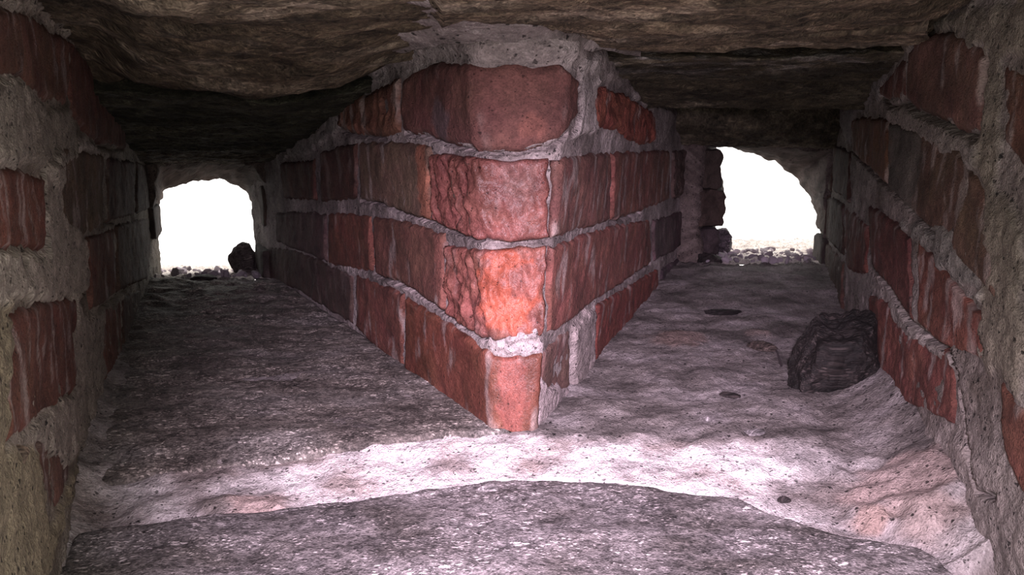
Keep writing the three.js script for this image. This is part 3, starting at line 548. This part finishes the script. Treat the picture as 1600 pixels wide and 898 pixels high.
// ---------------------------------------------------------------- loose stones
function rock(name, label, category, [px, py], f, size, c, zid, { on = null, cuts = 12, turn = 0, grp = null, sink = .15, mat = M.slab, lump = .09 } = {}) {
  const g0 = new THREE.IcosahedronGeometry(1, size[0] > .03 ? 18 : 8), P = g0.attributes.position, col = [], uv = [], b = lin(c), pl = [];
  seed = 977 + zid * 7331;
  for (let k = 0; k < cuts; k++) { const z = rr(-1, 1), a = rr(0, 6.283), s = Math.sqrt(1 - z * z); pl.push([s * Math.cos(a), z, s * Math.sin(a), rr(.62, .95)]); }
  for (let i = 0; i < P.count; i++) {
    const d = [P.getX(i), P.getY(i), P.getZ(i)]; let r = 1; for (const q of pl) { const n = q[0] * d[0] + q[1] * d[1] + q[2] * d[2]; if (n > .05) r = Math.min(r, q[3] / n); }
    r *= 1 + fbm(d[0] * 2.5, d[1] * 2.5, d[2] * 2.5 + zid, 4) * lump; P.setXYZ(i, d[0] * r * size[0], d[1] * r * size[1], d[2] * r * size[2]);
    const m = .9 + fbm(d[0] * 2, d[1] * 2, d[2] * 2 + zid * 3, 4) * .5; col.push(b[0] * m, b[1] * m, b[2] * m); uv.push((d[0] + d[2]) * size[0] / TILE.slab, d[1] * size[1] / TILE.slab);
  }
  g0.setAttribute('color', new THREE.Float32BufferAttribute(col, 3)); g0.setAttribute('uv', new THREE.Float32BufferAttribute(uv, 2)); g0.computeVertexNormals();
  const m = mesh(name, g0, mat), q = f ? atF(px, py, f) : atY(px, py, on ?? 0);
  if (!f) { let y = 0, p = q; for (let k = 0; k < 4; k++) { y = floorBase(p[0], p[2]) + (on ?? 0); p = atY(px, py, y); } m.position.set(p[0], y + size[1] * (1 - sink * 2), -p[2]); } else m.position.set(q[0], q[1], -q[2]);
  m.rotation.y = turn; m.userData = { label, category }; if (grp) m.userData.group = grp;
  return m;
}
rock('stone', 'dark angular stone set in the sill against the right jamb', 'stone', [1300, 600], null, [.05, .075, .055], '#3d3634', 4, { cuts: 13, sink: .38, turn: 2.1, lump: .13 });
rock('rock', 'pointed grey rock standing in the mouth of the arched loophole', 'rock', [379, 412], 1.54, [.027, .042, .03], '#6d6460', 9, { cuts: 9 });
rock('rock', 'low dark rock lying on the sill of the arched loophole', 'rock', [318, 436], 1.40, [.026, .008, .02], '#4f4846', 12, { cuts: 9 });
rock('rock', 'broad dark rock at the foot of the pier beside the right loophole', 'rock', [1102, 408], 1.44, [.03, .018, .03], '#4b4342', 15, { cuts: 11 });
rock('rock', 'purple grey stone leaning in the left side of the right loophole', 'rock', [1128, 378], 1.60, [.022, .028, .025], '#7c7078', 18, { cuts: 10 });
rock('pebble', 'white pebble lying on the back edge of the front slab below the pier', 'pebble', [762, 768], null, [.0085, .004, .006], '#e6dedd', 21, { on: .004 });
rock('pebble', 'tiny round white pebble on the dark part of the front slab', 'pebble', [458, 841], null, [.0035, .003, .0035], '#e0d8d0', 24, { on: .006 });
rock('stone_chip', 'flat white chip lying on the front slab', 'chip', [540, 817], null, [.012, .002, .006], '#d8cfcb', 27, { on: .005, turn: .3 });
rock('stone_chip', 'white flake on the mortar right of the pier', 'chip', [1178, 678], null, [.011, .0025, .007], '#e2dada', 30, { turn: .2 });
rock('pebble', 'small bright square pebble on the right floor', 'pebble', [1106, 659], null, [.003, .003, .003], '#e8e0e0', 33, {});
rock('pebble', 'dark pebble in the pale mortar left of the slab end', 'pebble', [341, 786], null, [.0045, .003, .004], '#4a423f', 36, {});
rock('pebble', 'dark pebble in the bright mortar right of the slab crest', 'pebble', [1225, 784], null, [.006, .003, .004], '#5b5150', 39, {});
rock('pebble', 'pale round pebble on the far left floor', 'pebble', [405, 457], null, [.012, .006, .009], '#9b918c', 42, {});
rock('pebble', 'brown lump beside the small dark stone near the slab corner', 'pebble', [1392, 808], null, [.010, .006, .008], '#8f6f62', 45, {});
rock('pebble', 'small dark stone at the slab corner under the right jamb', 'pebble', [1482, 862], null, [.010, .006, .008], '#4e4746', 48, {});
rock('stone_chip', 'dark flat chip on the right floor beside the pier', 'chip', [1137, 620], null, [.013, .003, .006], '#574d4b', 51, { turn: -.3 });
rock('pebble', 'brown rounded stone half sunk in the right floor', 'pebble', [1190, 545], null, [.018, .007, .016], '#8a7a72', 54, { sink: .3 });
rock('stone_chip', 'small dark chip in the far right floor below the loophole', 'chip', [1130, 490], null, [.03, .004, .012], '#3f3838', 57, { sink: .25 });
rock('pebble', 'cream pebble stuck in the mortar low on the left jamb', 'pebble', [24, 712], .40, [.007, .006, .006], '#b39a86', 60, {});
{ // thin dark twig
  const a = atY(1203, 535, .012), b = atY(1221, 571, .012), g = new THREE.TubeGeometry(new THREE.CatmullRomCurve3([a, [(a[0] + b[0]) / 2 + .001, .0145, (a[2] + b[2]) / 2], b].map((q) => new THREE.Vector3(q[0], q[1], -q[2]))), 14, .0014, 6);
  const m = mesh('twig', g, new THREE.MeshStandardMaterial({ color: '#33282a', roughness: .9 })); m.userData = { label: 'thin dark twig on the right floor near the dark angular stone', category: 'twig' };
}
// rubble outside each loophole: heaps nobody could count
function rubble(name, label, px0, px1, f0, f1, n, c, sd) {
  seed = sd; const g = new THREE.IcosahedronGeometry(1, 1), P = g.attributes.position;
  for (let i = 0; i < P.count; i++) { const d = [P.getX(i), P.getY(i), P.getZ(i)], r = 1 + nz(d[0] * 1.7, d[1] * 1.7, d[2] * 1.7) * .5; P.setXYZ(i, d[0] * r, d[1] * r * .7, d[2] * r); }
  g.computeVertexNormals();
  const m = new THREE.InstancedMesh(g, new THREE.MeshStandardMaterial({ color: '#ffffff', roughness: .9 }), n), o = new THREE.Object3D(), b = new THREE.Color(c), k = new THREE.Color();
  for (let i = 0; i < n; i++) {
    const f = rr(f0, f1), a = atF(px0, 400, f)[0], z = atF(px1, 400, f)[0], x = rr(a, z), s = .002 + .008 * Math.pow(rnd(), 3);
    o.position.set(x, floorBase(x, f) + s * .4 + .006, -f); o.rotation.set(rr(0, 6), rr(0, 6), rr(0, 6)); o.scale.set(s * rr(.8, 1.5), s * rr(.6, 1), s); o.updateMatrix(); m.setMatrixAt(i, o.matrix); m.setColorAt(i, k.copy(b).multiplyScalar(rr(.5, 1.1)));
  }
  m.name = numbered(name); m.castShadow = m.receiveShadow = true; m.userData = { label, category: 'rubble', kind: 'stuff' }; scene.add(m);
}
rubble('rubble', 'broken stone rubble outside the arched loophole', 210, 430, 1.42, 1.8, 200, '#857a82', 5);
rubble('rubble', 'broken stone rubble heaped outside the right loophole', 1090, 1300, 1.40, 1.8, 170, '#7d7379', 6);

// ---------------------------------------------------------------- the thickness of the wall round the niche, and the ground
function box(name, x0, x1, y0, y1, f0, f1, m = M.plainWall, data = { kind: 'structure' }) { const b = mesh(name, new THREE.BoxGeometry(x1 - x0, y1 - y0, f1 - f0), m); b.position.set((x0 + x1) / 2, (y0 + y1) / 2, -(f0 + f1) / 2); Object.assign(b.userData, data); return b; }
{
  const sh = new THREE.Shape([[-2.4, -1.25], [2.4, -1.25], [2.4, 1.3], [-2.4, 1.3]].map((q) => new THREE.Vector2(...q)));
  sh.holes.push(new THREE.Path([[-.212, -.03], [-.212, .37], [.283, .37], [.283, -.03]].map((q) => new THREE.Vector2(...q))));
  const m = mesh('wall_front', new THREE.ExtrudeGeometry(sh, { depth: .02, bevelEnabled: false }), M.plainWall); m.position.z = -.305; m.userData.kind = 'structure';
}
box('trim_1', -2.4, 2.4, .405, 1.3, .376, 1.6);                      // masonry above the niche
box('trim_2', -2.4, 2.4, -1.25, -.07, .376, 1.6); box('trim_5', -2.4, 2.4, -1.25, -.26, 1.6, 2.5, M.earth);                   // masonry below the sill
box('trim_6', -2.4, 2.4, .368, .405, .305, .43);                    // masonry course over the mouth of the niche
box('trim_3', -2.4, -.72, -.07, .405, .376, 1.6);
box('trim_4', .64, 2.4, -.07, .405, .376, 1.6);
{ const g = mesh('ground', new THREE.BoxGeometry(900, .2, 900), M.earth); g.position.set(0, -1.35, 0); g.userData.kind = 'structure'; }

renderer.render(scene, camera);
